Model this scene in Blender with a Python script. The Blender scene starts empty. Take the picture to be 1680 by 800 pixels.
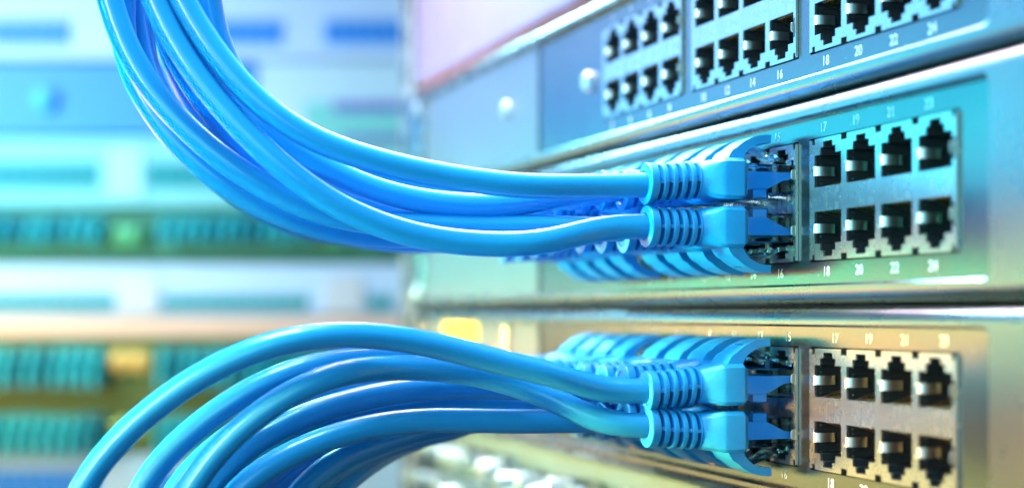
import bpy, math, random
from mathutils import Vector, Matrix, geometry
random.seed(7)
MM = 0.001
scene = bpy.context.scene
COL = scene.collection

# ------------------------------------------------------------------ camera
F_PX, VX, HZ = 2754.0, -20.0, 516.0          # focal length, vanishing column and horizon of the 1680 px frame
CAM = Vector((323.1, -169.0, 0.0))           # mm; x runs along the switch fronts, y into them, z up
AX = Vector((-0.9545, 0.2981, 0.0)).normalized()
RT = Vector((AX.y, -AX.x, 0.0)).normalized()

def at(x, y, depth):
    """the place (mm) seen at a point of the photograph, at a distance along the view axis"""
    return CAM + AX * depth + RT * ((x - 840.0) / F_PX * depth) + Vector((0, 0, (HZ - y) / F_PX * depth))

cd = bpy.data.cameras.new('camera')
cam = bpy.data.objects.new('camera', cd); COL.objects.link(cam)
cam.location = CAM * MM
cam.rotation_euler = AX.to_track_quat('-Z', 'Y').to_euler()
cd.sensor_width = 36.0
cd.lens = F_PX / 1680 * 36
cd.shift_y = (HZ - 400) / 1680
cd.clip_start, cd.clip_end = 0.01, 20
cd.dof.use_dof = True
cd.dof.focus_distance = 0.364
cd.dof.aperture_fstop = 7.8
cd.dof.aperture_blades = 0
scene.camera = cam

# ------------------------------------------------------------------ light
scene.view_settings.view_transform = 'Standard'
scene.view_settings.look = 'None'
scene.view_settings.exposure = 0.0
scene.view_settings.gamma = 1.0
w = bpy.data.worlds.new('World'); scene.world = w; w.use_nodes = True
bg = w.node_tree.nodes['Background']
bg.inputs['Color'].default_value = (0.45, 0.75, 0.95, 1)
bg.inputs['Strength'].default_value = 0.08

def lamp(name, loc, target, size, power, color, spread=180.0, size_y=None):
    l = bpy.data.lights.new(name, 'AREA')
    l.shape = 'RECTANGLE'
    l.size = size * MM; l.size_y = (size_y or size) * MM
    l.energy = power; l.color = color
    l.spread = math.radians(spread)
    o = bpy.data.objects.new(name, l); COL.objects.link(o)
    o.location = Vector(loc) * MM
    d = Vector(target) - Vector(loc)
    o.rotation_euler = d.to_track_quat('-Z', 'Z' if abs(d.normalized().z) < 0.9 else 'Y').to_euler()
    # track quat: local Y up keeps size_y vertical
    o.rotation_euler = d.to_track_quat('-Z', 'Y').to_euler()
    return o

# added lamps, all unseen: name, place, aimed at, width, height, watts, colour, spread
LAMPS = [
    ('softbox_lamp', (-40, -190, 430), (-40, -150, 0), 420, 120, 2.1, (0.50, 0.85, 1.0), 70),
    ('lilac_softbox_lamp', (-240, -75, 390), (-20, -116, -5), 220, 260, 2.1, (1.0, 0.72, 0.95), 80),
    ('camera_side_lamp', (270, -480, 130), (-30, -140, 60), 60, 260, 0.26, (0.70, 0.92, 1.0), 60),
    ('fill_lamp', (520, -330, 60), (-40, -60, 0), 260, 260, 0.6, (0.30, 0.80, 1.0), 150),
    ('rim_lamp', (-420, 60, 420), (-60, -110, 20), 200, 120, 1.9, (0.68, 0.92, 1.0), 120),
    ('low_rim_lamp', (-430, -50, 235), (-30, -15, 30), 150, 90, 0.17, (0.25, 0.78, 1.0), 30),
    ('pink_band_fill', (-640, -270, 300), (-640, 0, 300), 1000, 100, 0.35, (1.0, 0.30, 0.50), 170),  # added coloured bands, mirrored in the switch fronts as a colour wash
    ('blue_band_fill', (-640, -270, 180), (-640, 0, 180), 1000, 120, 1.0, (0.14, 0.40, 1.0), 170),
    ('cyan_band_fill', (-640, -270, 90), (-640, 0, 90), 1000, 55, 0.85, (0.0, 0.66, 0.90), 170),
    ('green_band_fill', (-640, -270, 28), (-640, 0, 28), 1000, 50, 0.80, (0.0, 0.78, 0.42), 170),
    ('amber_band_fill', (-640, -270, -32), (-640, 0, -32), 1000, 60, 1.3, (1.0, 0.44, 0.13), 170),
    ('lime_band_fill', (-640, -270, -92), (-640, 0, -92), 1000, 60, 0.42, (0.66, 0.72, 0.24), 170),
    ('blue_strip_fill', (60, -640, 100), (60, 0, 88), 800, 40, 0.20, (0.12, 0.36, 1.0), 9),  # added narrow strips that wash the fronts with colour from ahead
    ('cyan_strip_fill', (60, -640, 40), (60, 0, 38), 800, 25, 0.20, (0.0, 0.80, 0.95), 6),
    ('green_strip_fill', (60, -640, 6), (60, 0, 8), 800, 25, 0.20, (0.04, 1.0, 0.50), 6),
    ('amber_strip_fill', (60, -640, -22), (60, 0, -20), 800, 25, 0.60, (1.0, 0.46, 0.14), 6),
    ('lime_strip_fill', (60, -640, -60), (60, 0, -45), 800, 30, 0.20, (0.85, 0.95, 0.35), 7),
    ('pink_glow_fill', (-250, -420, 420), (-300, 100, 130), 200, 200, 0.3, (1.0, 0.45, 0.62), 40),  # added for the pink glow at the top
    ('far_fill', (-420, -560, 260), (-900, -60, 40), 400, 300, 0.62, (0.72, 0.92, 1.0), 44),  # added to brighten the rack behind
    ('left_fill', (-150, -620, 60), (-300, 0, 60), 200, 120, 0.12, (0.75, 0.95, 1.0), 22),  # added to brighten the left ends of the switches
]
for n, p, t, sx, sy, e, c, s in LAMPS:
    lamp(n, p, t, sx, e, c, s, sy)

# ------------------------------------------------------------------ materials
def mat(name, color, rough=0.45, metal=0.0, noise=0.12, nscale=60.0, bump=0.0, bscale=900.0, spec=0.5,
        color2=None, trans=0.0, ior=1.45, coat=0.0, emit=None, sss=0.0, rvar=0.08):
    m = bpy.data.materials.new(name); m.use_nodes = True
    nt = m.node_tree; nd = nt.nodes; b = nd['Principled BSDF']
    tc = nd.new('ShaderNodeTexCoord')
    n = nd.new('ShaderNodeTexNoise'); n.inputs['Scale'].default_value = nscale; n.inputs['Detail'].default_value = 5
    nt.links.new(tc.outputs['Object'], n.inputs['Vector'])
    mix = nd.new('ShaderNodeMix'); mix.data_type = 'RGBA'
    c1 = tuple(max(0, v * (1 - noise)) for v in color); c2 = color2 or tuple(min(1, v * (1 + noise)) for v in color)
    mix.inputs[6].default_value = (*c1, 1); mix.inputs[7].default_value = (*c2, 1)
    nt.links.new(n.outputs['Fac'], mix.inputs[0]); nt.links.new(mix.outputs[2], b.inputs['Base Color'])
    mr = nd.new('ShaderNodeMapRange'); mr.inputs['To Min'].default_value = max(0.02, rough - rvar); mr.inputs['To Max'].default_value = min(1, rough + rvar)
    n3 = nd.new('ShaderNodeTexNoise'); n3.inputs['Scale'].default_value = nscale * 2.7; n3.inputs['Detail'].default_value = 6
    nt.links.new(tc.outputs['Object'], n3.inputs['Vector'])
    nt.links.new(n3.outputs['Fac'], mr.inputs['Value']); nt.links.new(mr.outputs['Result'], b.inputs['Roughness'])
    b.inputs['Metallic'].default_value = metal
    b.inputs['Specular IOR Level'].default_value = spec
    b.inputs['IOR'].default_value = ior
    b.inputs['Transmission Weight'].default_value = trans
    b.inputs['Coat Weight'].default_value = coat
    if sss:
        b.inputs['Subsurface Weight'].default_value = sss
        b.inputs['Subsurface Radius'].default_value = (0.0005, 0.001, 0.002); b.inputs['Subsurface Scale'].default_value = 1.0
    if bump:
        n2 = nd.new('ShaderNodeTexNoise'); n2.inputs['Scale'].default_value = bscale; n2.inputs['Detail'].default_value = 4
        nt.links.new(tc.outputs['Object'], n2.inputs['Vector'])
        bp = nd.new('ShaderNodeBump'); bp.inputs['Strength'].default_value = bump; bp.inputs['Distance'].default_value = 0.0002
        nt.links.new(n2.outputs['Fac'], bp.inputs['Height']); nt.links.new(bp.outputs['Normal'], b.inputs['Normal'])
    if emit:
        b.inputs['Emission Color'].default_value = (*emit[0], 1); b.inputs['Emission Strength'].default_value = emit[1]
    return m

def speckled(m, scale=1400.0, thresh=0.72, amount=0.5, color=(0.85, 0.9, 0.9)):
    """dust specks mixed over the base colour"""
    nt = m.node_tree; nd = nt.nodes; b = nd['Principled BSDF']
    src = b.inputs['Base Color'].links[0].from_socket
    tc = nd.new('ShaderNodeTexCoord'); n = nd.new('ShaderNodeTexNoise'); n.inputs['Scale'].default_value = scale; n.inputs['Detail'].default_value = 2
    nt.links.new(tc.outputs['Object'], n.inputs['Vector'])
    r = nd.new('ShaderNodeMapRange'); r.inputs['From Min'].default_value = thresh; r.inputs['From Max'].default_value = thresh + 0.05
    r.inputs['To Max'].default_value = amount
    nt.links.new(n.outputs['Fac'], r.inputs['Value'])
    x = nd.new('ShaderNodeMix'); x.data_type = 'RGBA'; x.inputs[7].default_value = (*color, 1)
    nt.links.new(r.outputs['Result'], x.inputs[0]); nt.links.new(src, x.inputs[6]); nt.links.new(x.outputs[2], b.inputs['Base Color'])
    return m

M = {}
M['jacket'] = mat('cable_jacket', (0.010, 0.255, 0.58), 0.31, noise=0.06, nscale=90, bump=0.03, bscale=500, coat=0.35, rvar=0.04)
M['boot'] = speckled(mat('boot_rubber', (0.010, 0.28, 0.64), 0.36, noise=0.08, nscale=240, bump=0.25, bscale=2600, rvar=0.05), 3000, 0.70, 0.35, (0.3, 0.65, 0.95))
M['clear'] = mat('clear_plastic', (0.72, 0.95, 0.88), 0.05, noise=0.02, trans=1.0, ior=1.33, rvar=0.03)
M['core'] = mat('cable_core_blue', (0.0, 0.26, 0.90), 0.35, noise=0.05)
M['frame'] = speckled(mat('frame_paint', (0.27, 0.29, 0.28), 0.28, 0.96, noise=0.06, nscale=30, bump=0.2, bscale=2400), 1800, 0.68, 0.25)
M['plate'] = speckled(mat('plate_paint', (0.21, 0.23, 0.22), 0.22, 0.97, noise=0.10, nscale=26, bump=0.12, bscale=1800, rvar=0.07), 1500, 0.70, 0.45)
M['shield'] = speckled(mat('shield_metal', (0.50, 0.52, 0.50), 0.26, 0.92, noise=0.14, nscale=120, bump=0.12, bscale=1500), 1300, 0.70, 0.15)
M['spring'] = mat('spring_metal', (0.46, 0.49, 0.46), 0.32, 0.95, noise=0.05, nscale=300)
M['dark'] = speckled(mat('socket_plastic', (0.022, 0.030, 0.034), 0.34, noise=0.2, nscale=200, bump=0.2), 1500, 0.72, 0.3)
M['gold'] = mat('gold_contact', (0.85, 0.58, 0.18), 0.28, 1.0, noise=0.05)
M['ink'] = mat('label_ink', (0.74, 0.78, 0.76), 0.6, noise=0.2, nscale=900)
M['side'] = mat('side_plate_lit', (0.20, 0.24, 0.25), 0.34, 0.60, noise=0.08, nscale=20)  # less metallic copy of the plate paint so the left end looks lit
M['body'] = mat('chassis_sheet', (0.25, 0.27, 0.27), 0.45, 0.6, noise=0.08)
M['yellow'] = mat('yellow_label', (0.85, 0.62, 0.05), 0.55)
M['screw'] = mat('screw_metal', (0.55, 0.58, 0.60), 0.42, 0.9, noise=0.05)
M['gap_shade'] = mat('shaded_gap_strip', (0.30, 0.085, 0.04), 0.55, 0.1)

# ------------------------------------------------------------------ helpers
def tag(o, label=None, cat=None, group=None, kind=None):
    if label: o['label'] = label
    if cat: o['category'] = cat
    if group: o['group'] = group
    if kind: o['kind'] = kind
    return o

def empty(name, loc=(0, 0, 0), rz=0.0, parent=None):
    o = bpy.data.objects.new(name, None); COL.objects.link(o)
    o.location = Vector(loc) * MM; o.rotation_euler = (0, 0, rz); o.empty_display_size = 0.01
    if parent: o.parent = parent
    return o

class MB:
    """collects geometry in millimetres"""
    def __init__(s): s.v = []; s.f = []; s.m = []
    def add(s, vs, fs, mi=0):
        k = len(s.v); s.v += [tuple(v) for v in vs]; s.f += [tuple(i + k for i in f) for f in fs]; s.m += [mi] * len(fs); return s
    def box(s, x0, x1, y0, y1, z0, z1, mi=0, c=0.0):
        if c <= 0:
            vs = [(x, y, z) for x in (x0, x1) for y in (y0, y1) for z in (z0, z1)]
            fs = [(0, 1, 3, 2), (4, 6, 7, 5), (0, 4, 5, 1), (2, 3, 7, 6), (0, 2, 6, 4), (1, 5, 7, 3)]
            return s.add(vs, fs, mi)
        # chamfered along y-facing front edges (front = y0)
        loops = [[(x0, y1), (x1, y1)],]
        L = []
        for (ins, y) in ((0, y1), (0, y0 + c), (c, y0)):
            L.append([(x0 + ins, y, z0 + ins), (x1 - ins, y, z0 + ins), (x1 - ins, y, z1 - ins), (x0 + ins, y, z1 - ins)])
        return s.loft(L, mi, caps=True)
    def loft(s, loops, mi=0, caps=False, closed=True):
        n = len(loops[0]); vs = [p for l in loops for p in l]; fs = []
        for i in range(len(loops) - 1):
            for j in range(n if closed else n - 1):
                a, b = i * n + j, i * n + (j + 1) % n
                fs.append((a, b, b + n, a + n))
        if caps:
            fs.append(tuple(reversed(range(n)))); fs.append(tuple(range((len(loops) - 1) * n, len(loops) * n)))
        return s.add(vs, fs, mi)
    def prism(s, pts, x0, x1, mi=0, plane='yz'):
        """polygon (two coordinates) extruded along the third"""
        n = len(pts)
        if plane == 'yz': A = [(x0, p[0], p[1]) for p in pts]; B = [(x1, p[0], p[1]) for p in pts]
        else: A = [(p[0], x0, p[1]) for p in pts]; B = [(p[0], x1, p[1]) for p in pts]
        tri = geometry.tessellate_polygon([[Vector((p[0], p[1], 0)) for p in pts]])
        fs = [tuple(t) for t in tri] + [tuple(i + n for i in reversed(t)) for t in tri]
        fs += [(i, (i + 1) % n, (i + 1) % n + n, i + n) for i in range(n)]
        return s.add(A + B, fs, mi)
    def holed(s, outer, holes, y, mi=0):
        """flat sheet in xz at y with holes"""
        polys = [[Vector((p[0], p[1], 0)) for p in outer]] + [[Vector((p[0], p[1], 0)) for p in h] for h in holes]
        flat = [p for q in polys for p in q]
        tri = geometry.tessellate_polygon(polys)
        return s.add([(p.x, y, p.y) for p in flat], [tuple(t) for t in tri], mi)
    def tube(s, pts, r, n=20, mi=0, caps=True):
        rs = r if isinstance(r, (list, tuple)) else [r] * len(pts)
        P = [Vector(p) for p in pts]; up = None; loops = []
        for i, p in enumerate(P):
            t = (P[min(i + 1, len(P) - 1)] - P[max(i - 1, 0)]).normalized()
            if up is None: up = Vector((0, 0, 1)) if abs(t.z) < 0.9 else Vector((1, 0, 0))
            u = (up - t * up.dot(t)).normalized(); up = u; v = t.cross(u)
            loops.append([p + (u * math.cos(2 * math.pi * k / n) + v * math.sin(2 * math.pi * k / n)) * rs[i] for k in range(n)])
        return s.loft(loops, mi, caps=caps)
    def mesh(s, name, mats, smooth=None):
        me = bpy.data.meshes.new(name)
        me.from_pydata([(a * MM, b * MM, c * MM) for a, b, c in s.v], [], s.f)
        for m in (mats if isinstance(mats, (list, tuple)) else [mats]): me.materials.append(m)
        me.polygons.foreach_set('material_index', s.m)
        import bmesh
        bm = bmesh.new(); bm.from_mesh(me); bmesh.ops.recalc_face_normals(bm, faces=bm.faces); bm.to_mesh(me); bm.free()
        if smooth is not None:
            me.shade_smooth()
            if smooth < 180:
                me.set_sharp_from_angle(angle=math.radians(smooth))
        me.update(); return me
    def build(s, name, mats, parent=None, loc=(0, 0, 0), smooth=None, rot=None):
        return put(name, s.mesh(name, mats, smooth), parent, loc, rot)

def put(name, me, parent=None, loc=(0, 0, 0), rot=None):
    o = bpy.data.objects.new(name, me); COL.objects.link(o)
    o.location = Vector(loc) * MM
    if rot: o.rotation_euler = rot
    if parent: o.parent = parent
    return o

def rrect(x0, x1, z0, z1, r, n=5):
    out = []
    for cx, cz, a in ((x1 - r, z1 - r, 0), (x0 + r, z1 - r, 90), (x0 + r, z0 + r, 180), (x1 - r, z0 + r, 270)):
        for k in range(n):
            t = math.radians(a + 90 * k / (n - 1)); out.append((cx + r * math.cos(t), cz + r * math.sin(t)))
    return out

def bev(o, w=0.15, seg=2, ang=40):
    m = o.modifiers.new('bevel', 'BEVEL'); m.width = w * MM; m.segments = seg; m.limit_method = 'ANGLE'; m.angle_limit = math.radians(ang)
    return o

# ------------------------------------------------------------------ network switches
PITCH = 13.97
BLOCKS = (-127.0, -63.5, 0.0)                     # left edge of the first opening of each block of eight
X_L, X_R = -343.0, 97.0

def cell_mesh():
    """metal face of one upper port with its opening and the walls behind it; origin at the opening's left edge, z at the middle of the block"""
    b = MB()
    outer = [(-1.135, 0.0), (12.835, 0.0), (12.835, 11.7), (11.6, 11.7), (11.6, 12.9), (0.1, 12.9), (0.1, 11.7), (-1.135, 11.7)]
    hole = [(0, 2.6), (11.7, 2.6), (11.7, 9.4), (9.15, 9.4), (9.15, 10.9), (7.85, 10.9), (7.85, 12.1), (3.85, 12.1), (3.85, 10.9), (2.55, 10.9), (2.55, 9.4), (0, 9.4)]
    b.holed(outer, [hole], -0.35, 0)
    n = len(outer); b.loft([[(x, -0.35, z) for x, z in outer], [(x, 1.6, z) for x, z in outer]], 0)
    b.loft([[(x, -0.35, z) for x, z in hole], [(x, 0.15, z) for x, z in hole]], 0)
    b.loft([[(x, 0.15, z) for x, z in hole], [(x, 11.0, z) for x, z in hole]], 1)
    b.add([(-0.1, 10.9, 2.4), (11.8, 10.9, 2.4), (11.8, 10.9, 12.3), (-0.1, 10.9, 12.3)], [(0, 1, 2, 3)], 1)
    # ledges inside the moulding
    for z0, z1, d in ((3.3, 3.6, 0.5), (4.4, 4.6, 0.35), (7.6, 7.9, 0.35), (8.9, 9.15, 0.6)):
        b.box(0.001, d, 1.0, 10.5, z0, z1, 1)
    b.box(0.02, 11.68, 6.5, 7.0, 2.62, 3.5, 1)
    return b.mesh('socket', [M['shield'], M['dark']])

def spring_mesh():
    """bent leaf spring that stands on the left wall of a port"""
    b = MB(); prof = [(0.05, -0.55), (0.5, -0.2), (0.95, 0.5), (1.15, 1.5), (1.2, 2.6), (1.0, 3.6), (0.5, 4.3), (0.15, 4.5)]
    A = [[(x, y, z) for (x, y) in prof] for z in (5.1, 7.1)]
    B = [[(x - 0.14, y, z) for (x, y) in prof] for z in (5.1, 7.1)]
    b.loft([A[0], A[1]], closed=False); b.loft([B[1], B[0]], closed=False); b.loft([B[0], A[0]], closed=False); b.loft([A[1], B[1]], closed=False)
    return b.mesh('contact_spring', M['spring'], smooth=50)

def pins_mesh():
    b = MB()
    for k in range(8):
        x = 1.6 + k * 1.07
        b.box(x, x + 0.35, 0.8, 10.6, 2.63, 2.78)
        b.add([(x, 1.2, 2.8), (x + 0.35, 1.2, 2.8), (x + 0.35, 9.5, 5.6), (x, 9.5, 5.6)], [(0, 1, 2, 3)])
    return b.mesh('contact_pins', M['gold'])

def bump_mesh():
    b = MB()
    L = []
    for y, i in ((-0.05, 0.0), (-0.6, 0.15), (-0.95, 0.45)):
        L.append([(0.0 + i, y, -1.2 + i), (1.1 - i, y, -1.2 + i), (1.1 - i, y, 1.2 - i), (0 + i, y, 1.2 - i)])
    b.loft(L, caps=True)
    return b.mesh('side_spring', M['spring'], smooth=40)

SOCKET, SPRING, PINS, BUMP = cell_mesh(), spring_mesh(), pins_mesh(), bump_mesh()

def numeral(txt, x, z, parent, size=2.7):
    c = bpy.data.curves.new('numeral', 'FONT'); c.body = txt; c.size = size * MM; c.align_x = 'CENTER'; c.align_y = 'CENTER'
    c.extrude = 0.00002;  c.space_character = 1.05
    c.materials.append(M['ink'])
    tmp = bpy.data.objects.new('numeral_source', c)
    me = bpy.data.meshes.new_from_object(tmp); bpy.data.objects.remove(tmp)
    o = bpy.data.objects.new('numeral', me); COL.objects.link(o)
    o.location = Vector((x, -0.04, z)) * MM; o.rotation_euler = (math.radians(90), 0, 0); o.scale = (1.12, 1.08, 1)
    o.parent = parent; return o

def frame_mb(zb, zt, windows):
    """bullnosed front frame round the recessed plate"""
    b = MB(); x0, x1 = X_L, X_R
    L = []
    for ins, y, r in ((0, 14, 1.2), (0, 1.0, 1.2), (0.25, -0.6, 1.2), (0.9, -1.7, 1.2), (1.9, -2.3, 1.0), (2.9, -2.4, 1.0)):
        L.append([(x, y, z) for x, z in rrect(x0 + ins, x1 - ins, zb + ins, zt - ins, r)])
    b.loft(L)
    out = rrect(x0 + 2.9, x1 - 2.9, zb + 2.9, zt - 2.9, 1.0)
    holes = [rrect(a - 0.5, c + 0.5, d - 0.5, e + 0.5, 1.9) for a, c, d, e in windows]
    b.holed(out, holes, -2.4)
    for a, c, d, e in windows:
        LL = []
        for g, y in ((0.5, -2.4), (0.15, -2.15), (0.0, -1.6), (0.0, 0.3)):
            LL.append([(x, y, z) for x, z in rrect(a - g, c + g, d - g, e + g, 1.9)])
        b.loft(LL)
    return b

def make_switch(label, zb, used, nums, which):
    zt = zb + 44.0
    t = empty('network_switch', (0, 0, 0))
    tag(t, label, 'network switch', 'rack switches stacked one above another')
    split = which == 'low'
    win = (-219.0 if split else -334.0, 68.0, zb + 4.4, zt - 4.2); win2 = (-334.0, -225.0, zb + 4.4, zt - 4.2)
    frame_mb(zb, zt, [win, win2] if split else [win]).build('front_frame', M['frame'], t, smooth=35)
    b = MB(); b.box(X_L + 1.5, X_R - 1.5, 13.5, 300, zb + 1.0, zt - 1.0); b.build('chassis', M['body'], t)
    zm = zb + 22.3
    holes = [[(bx - 2.6, zm - 13.2), (bx + 55.6, zm - 13.2), (bx + 55.6, zm + 13.2), (bx - 2.6, zm + 13.2)] for bx in BLOCKS]
    b = MB(); b.holed([(-188, zb + 3.5), (69, zb + 3.5), (69, zt - 3.5), (-188, zt - 3.5)], holes, 0.0)
    for h in holes: b.loft([[(x, 0.0, z) for x, z in h], [(x, 2.0, z) for x, z in h]])
    b.build('front_plate', M['plate'], t)
    b = MB(); b.box(-335.5, -188.4, -0.5, 0.4, zb + 3.5, zt - 3.5); b.build('side_plate', M['side'], t)
    for bi, bx in enumerate(BLOCKS):
        p = empty('port_block', parent=t); blk = MB()
        blk.box(bx - 2.4, bx - 1.137, -0.33, 3, zm - 12.75, zm + 12.75)
        put('shield_edge', blk.mesh('shield_edge', M['shield']), p); blk = MB()
        x0 = bx + 54.747; x1 = bx + 55.4
        blk.box(x0, x1, -0.33, 3, zm - 12.75, zm + 12.75)
        put('shield_edge', blk.mesh('shield_edge', M['shield']), p); blk = MB()
        blk.box(x1 - 0.25, x1, -0.7, -0.332, zm - 12.6, zm + 12.6); put('shield_lip', blk.mesh('shield_lip', M['spring']), p)
        d = MB(); d.box(bx - 2.55, bx + 55.55, 11.3, 12.0, zm - 13.1, zm + 13.1)
        put('dark_cavity', d.mesh('dark_cavity', M['dark']), p)
        for k in range(4):
            for row in (0, 1):
                n = bi * 8 + k * 2 + row + 1
                x = bx + k * PITCH
                for nm, me in (('socket', SOCKET), ('contact_spring', SPRING), ('contact_pins', PINS)):
                    if nm != 'socket' and n in used: continue
                    o = put(nm, me, p, (x, 0, zm))
                    if row: o.scale = (1, 1, -1)
        for zz in (6.1, -6.1):
            w_ = MB(); w_.box(bx + 53.75, bx + 54.72, -0.42, -0.37, zm + zz - 2.1, zm + zz + 2.1)
            put('spring_slot', w_.mesh('spring_slot', M['dark']), p)
            s_ = put('side_spring', BUMP, p, (bx + 54.0, -0.40, zm + zz)); s_.scale = (0.62, 1, 1)
    for n, dx, dz in nums:
        k = (n - 1) % 8 // 2; bi = (n - 1) // 8
        x = BLOCKS[bi] + k * PITCH + 5.85 + dx
        numeral(str(n), x, zm + (15.1 if n % 2 else -15.4) + dz, t)
    return t, zm

USED = set(range(1, 17))
ZB = {'top': 46.65, 'mid': 2.2, 'low': -42.35}
tops = lambda dx: [(n, dx, 0) for n in range(1, 25, 2)]
bots = lambda dx: [(n, dx, 0) for n in range(2, 25, 2)]
sw_top, ZM_T = make_switch('top switch of the three, with every one of its ports left empty', ZB['top'], set(), tops(-1) + bots(-1.5), 'top')
sw_mid, ZM_M = make_switch('middle switch with blue cables in two port blocks and a green tinted front', ZB['mid'], USED, tops(-2.6) + bots(-1.2), 'mid')
sw_low, ZM_L = make_switch('lowest switch with its bronze tinted front and blue cables arching down to the lower edge', ZB['low'], USED, tops(2.6) + bots(0.6), 'low')

# details on the left halves
def screw(parent, x, y, z, r=3.2, name='screw'):
    b = MB(); n = 20
    prof = [(r, 0.4), (r, -1.0), (r * 0.85, -1.7), (r * 0.4, -2.1), (0.05, -2.15)]
    b.loft([[(x + rr * math.cos(2 * math.pi * k / n), y + yy, z + rr * math.sin(2 * math.pi * k / n)) for k in range(n)] for rr, yy in prof], caps=True)
    return b.build(name, M['screw'], parent, smooth=40)
for x, z in ((-221.5, 69.5), (-141.5, 68.5)):
    screw(sw_top, x, -0.4 if x < -190 else 0, z, 3.0)
screw(sw_mid, -338.5, -2.4, 9.0, 3.4); screw(sw_mid, -338.5, -2.4, 40, 3.0); screw(sw_top, -338.5, -2.4, 83, 3.0); screw(sw_low, -338.5, -2.4, -36, 3.0)
b = MB(); b.box(-304, -258, -0.8, -0.45, -11.5, -2.8); b.build('yellow_sticker', M['yellow'], sw_low)
b = MB(); b.box(-256, -226, -0.9, -0.45, -38, -12); b.build('brown_cover', mat('brown_cover', (0.30, 0.22, 0.12), 0.4), sw_low)
# mounting ears
for sw, zb in ((sw_top, ZB['top']), (sw_mid, ZB['mid']), (sw_low, ZB['low'])):
    b = MB(); b.box(X_L - 20, X_L - 0.3, -1.5, 1.0, zb + 1, zb + 43); b.box(X_L - 2.5, X_L - 0.3, 1.0, 40, zb + 1, zb + 43); b.build('mounting_ear', M['frame'], sw)

# equipment above the top switch
t = empty('storage_unit', (0, 0, 0)); tag(t, 'pale unit tinted by a pink glow, with a strip for the shaded gap below it', 'rack unit')
b = MB(); z0 = 92.6
L = [[(x, y, z) for x, z in rrect(X_L + i, X_R - i, z0 + i, z0 + 44 - i, 1.4)] for i, y in ((0, 200), (0, 1.5), (0.4, -1.2), (1.4, -2.2), (2.4, -2.4))]
b.loft(L, caps=True); b.build('housing', mat('pink_glow_housing', (0.34, 0.24, 0.33), 0.45, 0.3), t, smooth=35)  # pink glow put into the housing colour
b = MB(); b.box(X_L + 1, X_R - 1, -0.9, 4.0, 90.75, 92.5); b.build('shaded_gap_strip', M['gap_shade'], t)  # strip coloured as the dark shaded gap between the two units

# connector panel under the lowest switch
t = empty('connector_bay', (0, 0, 0)); tag(t, 'grey panel under the lowest switch bristling with small silver connector barrels', 'patch panel')
ze = -43.6
b = MB(); L = [[(x, y, z) for x, z in rrect(X_L + i, X_R - i, ze - 44 + i, ze - i, 1.2)] for i, y in ((0, 200), (0, 8.0), (0.8, 6.5))]
b.loft(L, caps=True); b.build('panel_plate', mat('connector_plate', (0.20, 0.29, 0.24), 0.4, 0.6), t, smooth=35)
def barrel_mesh():

    b = MB(); n = 14
    prof = [(3.0, 6.6), (3.0, 5), (2.2, 4.9), (2.2, 3.6), (2.9, 3.5), (2.9, -1), (2.6, -1.4), (2.6, -6.5), (2.9, -6.7), (2.9, -7.6), (2.5, -8.0), (1.1, -8.0), (1.1, -4.0)]
    b.loft([[(r * math.cos(2 * math.pi * k / n), y, r * math.sin(2 * math.pi * k / n)) for k in range(n)] for r, y in prof], caps=True)
    return b.mesh('connector_barrel', M['barrel'], smooth=35)
M['barrel'] = mat('barrel_metal', (0.62, 0.72, 0.68), 0.34, 0.9)
BAR = barrel_mesh()
for i in range(22):
    for j in range(3):
        o = put('connector_barrel', BAR, t, (-330 + i * 15.5 + (j % 2) * 5 + random.uniform(-2, 2), random.uniform(-2, 2), ze - 9.5 - j * 12.0 + random.uniform(-1.5, 1.5))); o.rotation_euler = (random.uniform(-0.25, 0.25), 0, random.uniform(-0.3, 0.3))

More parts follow.
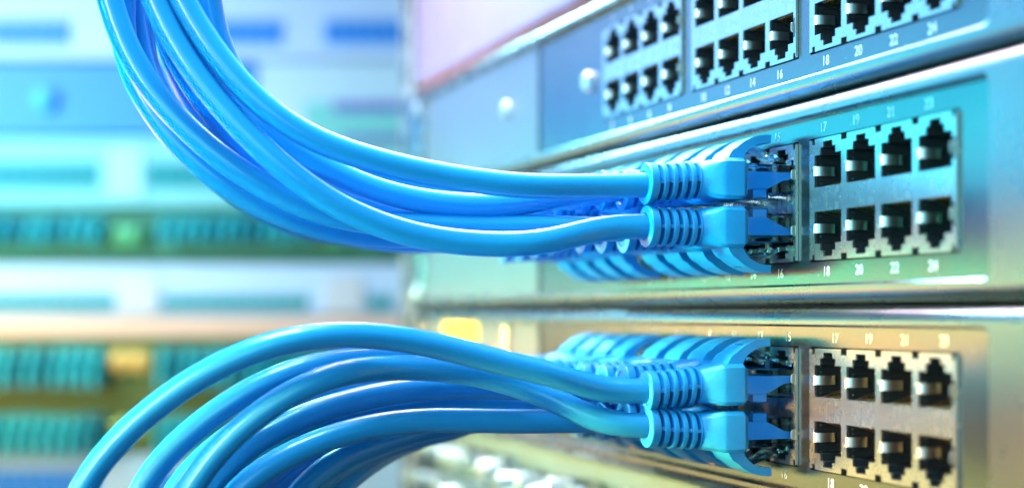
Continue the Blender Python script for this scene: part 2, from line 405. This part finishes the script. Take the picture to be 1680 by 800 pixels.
# ------------------------------------------------------------------ patch cables
def plug_meshes(droop):
    """local frame: origin where the plug's axis meets the port plane; -y points away from the switch; +z is the clip side"""
    out = {}
    b = MB()   # clear plug body: long thin nose and deeper rear half
    b.prism([(3.0, 3.2), (-12.2, 3.6), (-12.2, -4.1), (-6.2, -4.1), (-6.2, -3.0), (3.0, -3.0)], -5.85, 5.85)
    out['plug_body'] = b.mesh('plug_body', M['clear'])
    b = MB()   # blue cable core seen through the plastic
    b.prism([(-12.0, 1.8), (-0.6, 1.7), (-0.4, 0.3), (-2.4, 0.0), (-6.4, -2.0), (-12.0, -2.2)], -5.2, 5.2)
    b.prism([(-9.8, -2.2), (-6.6, -2.05), (-6.6, -3.75), (-9.8, -3.75)], -5.1, 5.1)
    out['cable_core'] = b.mesh('cable_core', M['core'])
    b = MB()   # release latch
    prof = [(1.0, 3.7), (-2.5, 4.4), (-7.0, 6.2), (-10.8, 7.9), (-10.9, 8.7), (-7.0, 7.2), (-2.5, 5.4), (1.0, 4.8)]
    b.prism(prof, -1.6, 2.2)
    b.prism([(-2.6, 4.5), (-5.0, 5.4), (-5.0, 6.2), (-2.6, 5.3)], -3.0, 3.4)
    out['latch'] = b.mesh('latch', M['clear'])
    # boot: square head, loft, ribbed neck
    n = 32
    def ring(r, y, sq=0.0, hx=0, hz=0, cz=0.0):
        L = []
        for k in range(n):
            a = 2 * math.pi * (k + 0.5) / n; c, s = math.cos(a), math.sin(a)
            q = 1.0 / max(abs(c), abs(s)); q = min(q, 1.34)
            x = (r * c) * (1 - sq) + sq * hx * max(-1, min(1, c * q)); z = (r * s) * (1 - sq) + sq * hz * max(-1, min(1, s * q))
            tt = max(0.0, (-y - 15.0) / 19.0)
            L.append((x, y, z + cz - droop * tt ** 1.5))
        return L
    b = MB()
    L = [ring(4, -10.9, 1, 5.0, 3.6), ring(4, -11.8, 1, 5.9, 4.35), ring(4, -12.1, 1, 6.1, 4.5), ring(4, -16.2, 1, 6.1, 4.5), ring(4.2, -16.9, 0.93, 6.1, 4.5),
         ring(4.1, -18.6, 0.55, 6.1, 4.5), ring(4.05, -20.2, 0.2, 5.8, 4.5), ring(4.05, -20.9, 0.0)]
    y = -20.9
    L += [ring(4.1, -21.2), ring(3.9, -21.35), ring(2.2, -21.4)]
    y = -22.2
    for i in range(4):
        L += [ring(2.2, y), ring(4.05, y - 0.04), ring(4.25, y - 0.22), ring(4.3, y - 0.65), ring(4.25, y - 1.08), ring(4.05, y - 1.26), ring(2.2, y - 1.3)]
        y -= 2.15
    L += [ring(2.2, y), ring(4.2, y - 0.05), ring(4.45, y - 0.3), ring(4.55, y - 1.9), ring(4.45, y - 2.1), ring(3.4, y - 2.15), ring(3.05, y - 2.3), ring(2.9, y - 2.1)]
    b.loft(L, caps=True)
    yy = -21.5
    for i in range(5):       # bridges that join the ribs at the sides
        tt = max(0, (-(yy - 0.35) - 15) / 19.0); dz = -droop * tt ** 1.5
        b.box(2.1, 3.8, yy - 0.95, yy + 0.2, dz - 0.4, dz + 0.4); b.box(-3.8, -2.1, yy - 0.95, yy + 0.2, dz - 0.4, dz + 0.4)
        b.box(-0.5, 0.5, yy - 0.95, yy + 0.2, dz + 2.1, dz + 3.8); b.box(-0.5, 0.5, yy - 0.95, yy + 0.2, dz - 3.8, dz - 2.1)
        yy -= 2.15 if i else 2.1
    out['boot'] = b.mesh('boot', M['boot'], smooth=27)
    # hooked latch guard: an arched tongue that starts on the head and leans towards the switch
    b = MB(); N = 14; L = []
    for i in range(N + 1):
        t = i / N
        ang = math.radians(180 - 92 * t)
        # outer and inner edges of the arch in (y,z)
        cy, cz = -4.9, 3.4
        ro_y, ro_z = 9.2 + 1.0 * (1 - t) ** 2, 6.6
        ri_y, ri_z = 7.0, 4.8
        oy, oz = cy + ro_y * math.cos(ang) * (1.06 if t < .3 else 1.0), cz + ro_z * math.sin(ang)
        iy, iz = cy + ri_y * math.cos(ang), cz + ri_z * math.sin(ang)
        h = 4.7 - 1.2 * t
        L.append([(-h, oy, oz), (h, oy, oz), (h, iy, iz), (-h, iy, iz)])
    b.loft(L, caps=True)
    out['latch_guard'] = b.mesh('latch_guard', M['boot'], smooth=60)
    return out

PLUG = {0: plug_meshes(0.0), 1: plug_meshes(1.5)}

def smooth_path(P, step=3.0):
    """centripetal spline through the points"""
    P = [Vector(p) for p in P]
    Q = [P[0] * 2 - P[1]] + P + [P[-1] * 2 - P[-2]]
    out = []
    for i in range(1, len(Q) - 2):
        p0, p1, p2, p3 = Q[i - 1], Q[i], Q[i + 1], Q[i + 2]
        t0 = 0.0; t1 = t0 + max(1e-3, (p1 - p0).length) ** 0.5; t2 = t1 + max(1e-3, (p2 - p1).length) ** 0.5; t3 = t2 + max(1e-3, (p3 - p2).length) ** 0.5
        n = max(2, int((p2 - p1).length / step))
        for k in range(n):
            t = t1 + (t2 - t1) * k / n
            A1 = p0 * ((t1 - t) / (t1 - t0)) + p1 * ((t - t0) / (t1 - t0)); A2 = p1 * ((t2 - t) / (t2 - t1)) + p2 * ((t - t1) / (t2 - t1)); A3 = p2 * ((t3 - t) / (t3 - t2)) + p3 * ((t - t2) / (t3 - t2))
            B1 = A1 * ((t2 - t) / (t2 - t0)) + A2 * ((t - t0) / (t2 - t0)); B2 = A2 * ((t3 - t) / (t3 - t1)) + A3 * ((t - t1) / (t3 - t1))
            out.append(B1 * ((t2 - t) / (t2 - t1)) + B2 * ((t - t1) / (t2 - t1)))
    out.append(P[-1])
    for _ in range(6):     # relax the small kinks, ends kept
        out = [out[0], out[1]] + [out[i] * 0.5 + (out[i - 1] + out[i + 1]) * 0.25 for i in range(2, len(out) - 2)] + out[-2:]
    return out

ORD = {15: 'first', 13: 'second', 11: 'third', 9: 'fourth', 7: 'fifth', 5: 'sixth', 3: 'seventh', 1: 'eighth'}
def patch_cable(port, zm, droop, which, pix, depth, tilt=0.0):
    """pix: way-points on the photograph from the plug outwards; depth: view distance of the bundle there"""
    odd = port % 2 == 1; k = (port - 1) % 8 // 2; bi = (port - 1) // 8
    x = BLOCKS[bi] + k * PITCH + 5.85
    z = zm + (4.95 if odd else -5.35)
    t = empty('patch_cable', (x, 0, z))
    p_odd = port if odd else port - 1
    o_ = ORD[p_odd]
    row = 'upper' if odd else 'lower'
    lab = f'blue patch cable in port {port} of the {which} switch, {row} row, next to empty ports' if port in (15, 16) else \
        f"blue patch cable, {o_} from the empty ports in the {which} switch's {row} row"
    tag(t, lab, 'cable', 'blue patch cables plugged into the switches')
    hold = t
    ms = PLUG[droop]
    for nm in ('plug_body', 'cable_core', 'latch', 'boot', 'latch_guard'):
        if nm == 'cable_core':
            o = put(nm, ms[nm], body_)
        elif nm == 'latch':
            o = put(nm, ms[nm], body_)
        elif nm == 'latch_guard':
            o = put(nm, ms[nm], boot_)
        else:
            o = put(nm, ms[nm], hold)
            if not odd: o.rotation_euler = (0, math.pi, 0)
        if nm == 'plug_body': body_ = o; bev(o, 0.35, 2)
        if nm == 'boot':
            boot_ = o; q = 0.012 if port in (15, 16) else 0.03
            o.rotation_euler = (random.uniform(-q, q), o.rotation_euler.y + random.uniform(-q, q), random.uniform(-q, q) * 0.6)
    dz = (-1.5 if odd else 1.5) * (1 if droop else 0)
    start = Vector((x, -31.0, z + dz * 0.78)); s2 = Vector((x - 0.4, -35.5, z + dz)); s3 = Vector((x - 1.2, -42.0, z + dz * 1.15))
    sd = (s3 - CAM).dot(AX); sx = 840 + F_PX * (s3 - CAM).dot(RT) / sd
    pts = [start, s2, s3]
    use = [p for p in pix if p[0] < sx - 55]
    L = [0.0]; prev = Vector((sx, HZ - (s3.z) * F_PX / sd))
    for p in use: L.append(L[-1] + (Vector(p[:2]) - prev).length); prev = Vector(p[:2])
    tot = min(L[-1], 650.0)
    for i, p in enumerate(use):
        f = min(1.0, L[i + 1] / tot); f = f * f * (3 - 2 * f)
        d = (sd - 4) * (1 - f) + depth * f + (p[2] if len(p) > 2 else 0.0)
        pts.append(at(p[0], p[1], d))
    path = [Vector(p) - Vector((x, 0, z)) for p in smooth_path(pts)]
    b = MB(); b.tube(path, 2.72, 28)
    b.build('jacket', M['jacket'], t, smooth=180)
    return t

# upper bundle: sweeps up and out of the picture above
U = {
 15: [(950, 312), (850, 305), (750, 292), (650, 273), (570, 250), (500, 224), (445, 187), (392, 137), (345, 77), (305, 15), (275, -45), (255, -110)],
 16: [(985, 385), (900, 398), (800, 401), (710, 393), (620, 368), (530, 326), (455, 268), (385, 200), (320, 122), (272, 45), (245, -15), (225, -90)],
 13: [(930, 333), (840, 337), (740, 336), (650, 322), (565, 293), (485, 248), (412, 190), (348, 118), (300, 45), (272, -20), (250, -100)],
 14: [(900, 372), (820, 372), (720, 370), (620, 366), (530, 350), (440, 310), (355, 255), (285, 190), (225, 115), (190, 40), (172, -25), (160, -100)],
 11: [(850, 322), (750, 318), (660, 302), (580, 274), (510, 238), (450, 200), (400, 150), (362, 90), (345, 30), (338, -30), (335, -100)],
 12: [(820, 384), (720, 388), (620, 386), (530, 374), (440, 343), (350, 290), (285, 232), (235, 160), (205, 95), (195, 30), (205, -30), (215, -100)],
 9: [(800, 345), (700, 345), (600, 325), (510, 285), (430, 235), (365, 175), (325, 105), (310, 40), (312, -20), (315, -100)],
 10: [(800, 392), (700, 396), (610, 390), (520, 370), (430, 335), (345, 275), (280, 205), (240, 130), (222, 60), (215, -10), (210, -100)],
 7: [(780, 352), (680, 352), (580, 338), (500, 310), (420, 262), (350, 195), (300, 120), (268, 50), (255, -20), (250, -100)],
 8: [(760, 395), (660, 398), (570, 385), (480, 360), (390, 318), (315, 262), (258, 195), (218, 125), (200, 60), (190, -10), (188, -100)],
 5: [(740, 340), (640, 330), (560, 308), (490, 275), (420, 222), (360, 160), (325, 90), (330, 20), (335, -40), (340, -110)],
 6: [(740, 380), (640, 384), (550, 372), (460, 345), (380, 300), (310, 240), (262, 170), (235, 100), (232, 30), (235, -30), (238, -100)],
 3: [(700, 350), (610, 340), (520, 310), (440, 265), (370, 205), (315, 135), (285, 65), (280, 0), (285, -90)],
 4: [(700, 385), (610, 380), (520, 362), (430, 325), (350, 272), (290, 205), (250, 135), (225, 60), (215, -10), (212, -90)],
 1: [(680, 355), (590, 350), (500, 325), (420, 280), (355, 220), (305, 150), (275, 80), (262, 10), (262, -80)],
 2: [(680, 388), (590, 388), (500, 375), (410, 335), (330, 275), (270, 200), (232, 120), (215, 50), (210, -20), (210, -90)],
}
# lower bundle: arches over and falls out of the picture below
Lw = {
 15: [(1000, 628), (920, 616), (850, 601), (780, 583), (700, 562), (620, 550), (540, 547), (455, 560), (375, 590), (300, 632), (225, 690), (165, 752), (125, 815), (105, 880)],
 16: [(1025, 688, 3), (960, 670, 6), (890, 644, 8), (810, 619, 9), (740, 606, 8), (650, 602, 6), (560, 610), (480, 640), (405, 692), (340, 755), (300, 815), (275, 890)],
 13: [(930, 625), (850, 612), (760, 600), (660, 588), (570, 590), (480, 607), (400, 643), (330, 692), (268, 748), (225, 810), (205, 880)],
 14: [(1000, 702), (950, 697), (850, 691), (770, 689), (690, 688), (600, 700), (510, 727), (430, 768), (370, 820), (340, 890)],
 11: [(860, 638, -1), (780, 634, -1), (690, 637, -1), (600, 650, -1), (520, 673, -1), (440, 708, -1), (372, 758, -1), (325, 818, -1), (298, 890, -1)],
 12: [(900, 668, 3), (820, 664, 4), (730, 664, 4), (650, 671, 4), (570, 688, 4), (490, 714, 4), (420, 752, 4), (372, 800, 4), (345, 850, 4), (330, 900, 4)],
 9: [(820, 628), (740, 622), (650, 620), (560, 632), (470, 660), (390, 705), (320, 760), (275, 820), (255, 890)],
 10: [(860, 690), (780, 692), (700, 702), (630, 722), (550, 755), (490, 800), (460, 850), (450, 900)],
 7: [(800, 650), (710, 650), (620, 660), (530, 690), (450, 735), (390, 790), (350, 850), (340, 900)],
 8: [(820, 697), (740, 705), (660, 722), (590, 750), (525, 790), (475, 835), (440, 890)],
 5: [(780, 665), (690, 668), (600, 685), (510, 715), (430, 760), (370, 815), (340, 890)],
 6: [(780, 696), (710, 710), (640, 738), (580, 778), (530, 825), (500, 880)],
 3: [(740, 675), (650, 685), (560, 708), (480, 745), (420, 795), (380, 860)],
 4: [(740, 700), (660, 725), (590, 765), (540, 810), (510, 870)],
 1: [(700, 680), (610, 700), (530, 735), (460, 785), (410, 850)],
 2: [(720, 705), (640, 730), (560, 775), (510, 820), (480, 880)],
}
for pr in range(15, 0, -2):
    kk = (15 - pr) // 2
    for p in (pr, pr + 1):
        patch_cable(p, ZM_M, 1 if p % 2 else 0, 'middle', U[p], 344 + 6.4 * kk)
        patch_cable(p, ZM_L, 1, 'lowest', Lw[p], (338 if p == 15 else 343) + 6.4 * kk)

# ------------------------------------------------------------------ the rack behind
YB = 1020.0; SB = F_PX / YB
RZ = math.atan2(RT.y, RT.x)
O_B = CAM + AX * YB
def bx_(x): return (x - 840) / SB
def bz_(y): return (HZ - y) / SB
B = {
 'lavender': mat('lavender_light_tint', (0.52, 0.66, 0.92), 0.5, noise=0.03),  # pale panels tinted for the lavender light on them
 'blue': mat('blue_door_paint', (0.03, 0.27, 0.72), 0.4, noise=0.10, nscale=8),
 'pale_cyan': mat('cyan_light_tint', (0.24, 0.64, 0.70), 0.45, noise=0.04),  # cyan light put into the panel colour
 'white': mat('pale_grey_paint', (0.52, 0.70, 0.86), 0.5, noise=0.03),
 'peach': mat('peach_light_tint', (0.90, 0.55, 0.42), 0.5, noise=0.04),  # peach light along the lower lip put into the colour
 'green': mat('dark_green_panel', (0.02, 0.16, 0.09), 0.45, noise=0.2),
 'olive': mat('olive_panel', (0.10, 0.15, 0.03), 0.5, noise=0.15),
 'teal': mat('teal_socket', (0.0, 0.28, 0.34), 0.45, noise=0.2),
 'teal_plug': mat('teal_plug_plastic', (0.0, 0.30, 0.38), 0.42, noise=0.15),
 'slot_blue': mat('blue_socket', (0.03, 0.26, 0.80), 0.45, noise=0.1),
 'violet': mat('violet_socket', (0.20, 0.16, 0.62), 0.5, noise=0.1),
 'glow_green': mat('green_knob_glow', (0.05, 0.28, 0.13), 0.4, 0.3),  # small green glows put into the knob colour
 'brass': mat('brass_knob_metal', (0.60, 0.36, 0.10), 0.4, 0.4),
 'sea': mat('sea_green_panel', (0.20, 0.62, 0.62), 0.5, noise=0.05),
}
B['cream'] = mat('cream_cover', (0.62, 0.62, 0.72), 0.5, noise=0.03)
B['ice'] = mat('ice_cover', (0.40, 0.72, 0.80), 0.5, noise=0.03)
B['teal_plug_b'] = mat('teal_plug_light', (0.02, 0.44, 0.50), 0.42); B['teal_plug_c'] = mat('teal_plug_dark', (0.0, 0.20, 0.26), 0.42)
def cover(t, x0, x1, y0, y1, m, y=0.0):
    b = MB(); b.box(bx_(x0), bx_(x1), y - 2.0, y + 0.4, bz_(y1), bz_(y0), c=0.8); b.build('cover_plate', m, t)
XL_, XR_ = -640.0, 672.0
def rack_unit(name, y0, y1, m, label, cat='patch panel', x0=XL_, x1=XR_, y=0.0):
    t = empty(name, O_B, RZ); tag(t, label, cat)
    b = MB(); z1, z0 = bz_(y0), bz_(y1)
    L = [[(x, yy, z) for x, z in rrect(bx_(x0) + i, bx_(x1) - i, z0 + i, z1 - i, 1.5)] for i, yy in ((0, y + 250), (0, y + 1.5), (1.0, y))]
    b.loft(L, caps=True); b.build('housing', m, t, smooth=35)
    return t
def sockets(t, x0, x1, y0, y1, m, pitch=22, y=0.0, name='socket', fill=0.94):
    z1, z0 = bz_(y0), bz_(y1); n = int((x1 - x0) / pitch); me = None
    for i in range(n):
        if me is None:
            w_ = pitch / SB * fill; b = MB(); b.box(-w_ / 2, w_ / 2, -1.6, 0.5, z0, z1, c=0.5); me = b.mesh(name, m)
        put(name, me, t, (bx_(x0 + (i + 0.5) * pitch), y, 0))
def knob(t, x, y, m, r=8.5, yy=0.0):
    b = MB(); n = 24; cx, cz = bx_(x), bz_(y)
    prof = [(r, 0.5), (r, -5), (r * 0.92, -6), (r * 0.5, -7), (0.05, -7.2)]
    b.loft([[(cx + rr * math.cos(2 * math.pi * k / n), y2 + yy, cz + rr * math.sin(2 * math.pi * k / n)) for k in range(n)] for rr, y2 in prof], caps=True)
    b.build('round_knob', m, t, smooth=40)

PLUGS = {}
def rear_plugs(x0, x1, y0, y1, where, pitch=21.5, mt='teal_plug'):
    """small plugs with short cable stubs, each a thing of its own"""
    z1, z0 = bz_(y0), bz_(y1); h = z1 - z0; w_ = pitch / SB
    for mt_ in ('teal_plug', 'teal_plug_b', 'teal_plug_c'):
        key = (round(h, 2), pitch, mt_)
        if key in PLUGS: continue
        b = MB(); b.box(-w_ * 0.40, w_ * 0.40, -10, -0.2, -h / 2, h / 2 * 0.7, c=1.2)
        b2 = MB(); b2.tube([(0, -9, 0), (0, -13, -0.5), (0, -16, -h * 0.2), (0, -16.5, -h * 0.62)], 2.3, 12)
        PLUGS[key] = (b.mesh('plug_body', B[mt_]), b2.mesh('cable_stub', B[mt_], smooth=60))
    n = int((x1 - x0) / pitch)
    for i in range(n):
        lx = bx_(x0 + (i + 0.5) * pitch); p = O_B + RT * lx + Vector((0, 0, (z0 + z1) / 2 + random.uniform(-0.8, 0.8)))
        t = empty('network_plug', p, RZ + random.uniform(-0.03, 0.03))
        tag(t, f'blurred teal plug in the row {where} of the rack behind', 'plug', f'teal plugs in the row {where}')
        for me, nm in zip(PLUGS[(round(h, 2), pitch, random.choice(('teal_plug', 'teal_plug_b', 'teal_plug_b', 'teal_plug_c')))], ('plug_body', 'cable_stub')): put(nm, me, t)

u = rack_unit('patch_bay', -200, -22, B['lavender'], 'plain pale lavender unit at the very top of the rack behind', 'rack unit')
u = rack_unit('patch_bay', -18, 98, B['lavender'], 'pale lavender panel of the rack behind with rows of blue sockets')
for a, c in ((-600, -420), (-320, -90), (-60, 130), (200, 465), (532, 664)): sockets(u, a, c, 34, 74, B['slot_blue'])
u = rack_unit('blank_unit', 103, 220, B['blue'], 'plain blue door panel of the rack behind with a pale glow put in as a knob', 'rack unit', x1=418)
knob(u, 76, 165, mat('door_glow_knob', (0.06, 0.36, 0.72), 0.4, 0.3), 7)  # lighter knob added for the faint round glow on the door
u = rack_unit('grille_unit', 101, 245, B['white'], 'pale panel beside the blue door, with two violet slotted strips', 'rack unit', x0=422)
b = MB(); b.box(bx_(500), bx_(668), -1.0, 0.3, bz_(243), bz_(168)); b.build('sea_green_insert', B['sea'], u)
sockets(u, 545, 668, 168, 184, B['violet'], 20, y=-1.0, name='slot', fill=0.86); sockets(u, 560, 668, 222, 234, B['violet'], 20, y=-1.0, name='slot', fill=0.86)
u = rack_unit('patch_bay', 223, 338, B['pale_cyan'], 'pale cyan panel of the rack behind, just under the blue door', x1=XR_, y=4.0)
for a, c in ((-600, -420), (-330, -90), (-60, 172), (238, 470), (540, 664)): sockets(u, a, c, 266, 308, B['teal'], y=4.0)
PREV = u
u = rack_unit('cable_bay', 342, 428, B['green'], 'dark green panel of the rack behind packed with teal plugs and green glow knobs')
for x, r in ((205, 7.5), (228, 6.5), (553, 8)): knob(u, x, 387, B['glow_green'], r, 0 if x != 228 else -3)
cover(PREV, 176, 234, 238, 325, B['ice'], 4.0)
for a, c in ((-380, -120), (-80, 180), (262, 520), (590, 668)): rear_plugs(a, c, 352, 394, 'on the dark green panel')
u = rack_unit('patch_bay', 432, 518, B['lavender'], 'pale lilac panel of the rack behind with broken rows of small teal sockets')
for a, c in ((-600, -380), (-300, -60), (-30, 190), (265, 528), (602, 658)): sockets(u, a, c, 484, 508, B['teal'], name='socket')
cover(u, 194, 260, 452, 516, B['cream']); cover(u, 532, 598, 452, 516, B['cream'])
u = rack_unit('peach_lit_lip', 520, 553, B['peach'], 'lower lip of the lilac panel behind, coloured for the peach light', 'rack unit', y=-1.5)  # separate strip painted as the peach light under the sockets
u = rack_unit('cable_bay', 556, 632, B['olive'], 'upper olive panel of the rack behind with teal plugs and a brass knob')
for x in (203, 234): knob(u, x, 592, B['brass'], 7.5)
for a, c in ((-380, -120), (-80, 188), (260, 540)): rear_plugs(a, c, 560, 626, 'on the upper olive panel')
u = rack_unit('blank_unit', 634, 664, B['olive'], 'narrow blank olive strip between two rows of teal plugs', 'rack unit', y=3)
u = rack_unit('cable_bay', 667, 742, B['olive'], 'lower olive panel of the rack behind with teal plugs and an olive knob')
for x in (205, 232): knob(u, x, 705, mat('olive_knob', (0.25, 0.34, 0.09), 0.35, 0.4), 7.5)
for a, c in ((-380, -120), (-80, 192), (260, 540)): rear_plugs(a, c, 670, 736, 'on the lower olive panel')
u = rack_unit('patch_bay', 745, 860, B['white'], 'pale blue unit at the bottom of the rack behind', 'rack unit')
for a, c in ((-600, -420), (-330, -90), (-60, 172), (238, 470)): sockets(u, a, c, 770, 840, B['slot_blue'])

# posts of the two racks
def post(name, org, rz, x0, x1, y0, y1, z0, z1, m, label):
    t = empty(name, org, rz); tag(t, label, 'rack post')
    b = MB(); b.box(x0, x1, y0, y1, z0, z1, c=1.0); b.build('channel', m, t)
    b = MB()
    for i in range(int((z1 - z0) / 14.8)):
        zc = z0 + 7 + i * 14.8; b.box((x0 + x1) / 2 - 4, (x0 + x1) / 2 + 4, y0 - 0.25, y0 + 0.4, zc - 4, zc + 4)
    o = b.build('mounting_holes', M['dark'], t)
    return t
post('rack_post', O_B, RZ, bx_(676), bx_(676) + 22, -6, 30, -260, 300, mat('post_paint', (0.62, 0.70, 0.78), 0.45, 0.2), 'pale upright post at the edge of the rack behind')
post('rack_post', (0, 0, 0), 0, X_L - 42, X_L - 22, 1.2, 30, -230, 260, mat('near_post_paint', (0.30, 0.33, 0.32), 0.4, 0.4), 'pale upright post that carries the far ends of the three switches')

# wall behind the racks
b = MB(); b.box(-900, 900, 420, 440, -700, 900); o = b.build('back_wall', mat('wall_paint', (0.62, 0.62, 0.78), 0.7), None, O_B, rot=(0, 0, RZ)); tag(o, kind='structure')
b = MB(); b.box(-900, 900, -1700, 419, -720, -700); o = b.build('floor', mat('floor_tiles', (0.25, 0.27, 0.3), 0.5), None, O_B, rot=(0, 0, RZ)); tag(o, kind='structure')
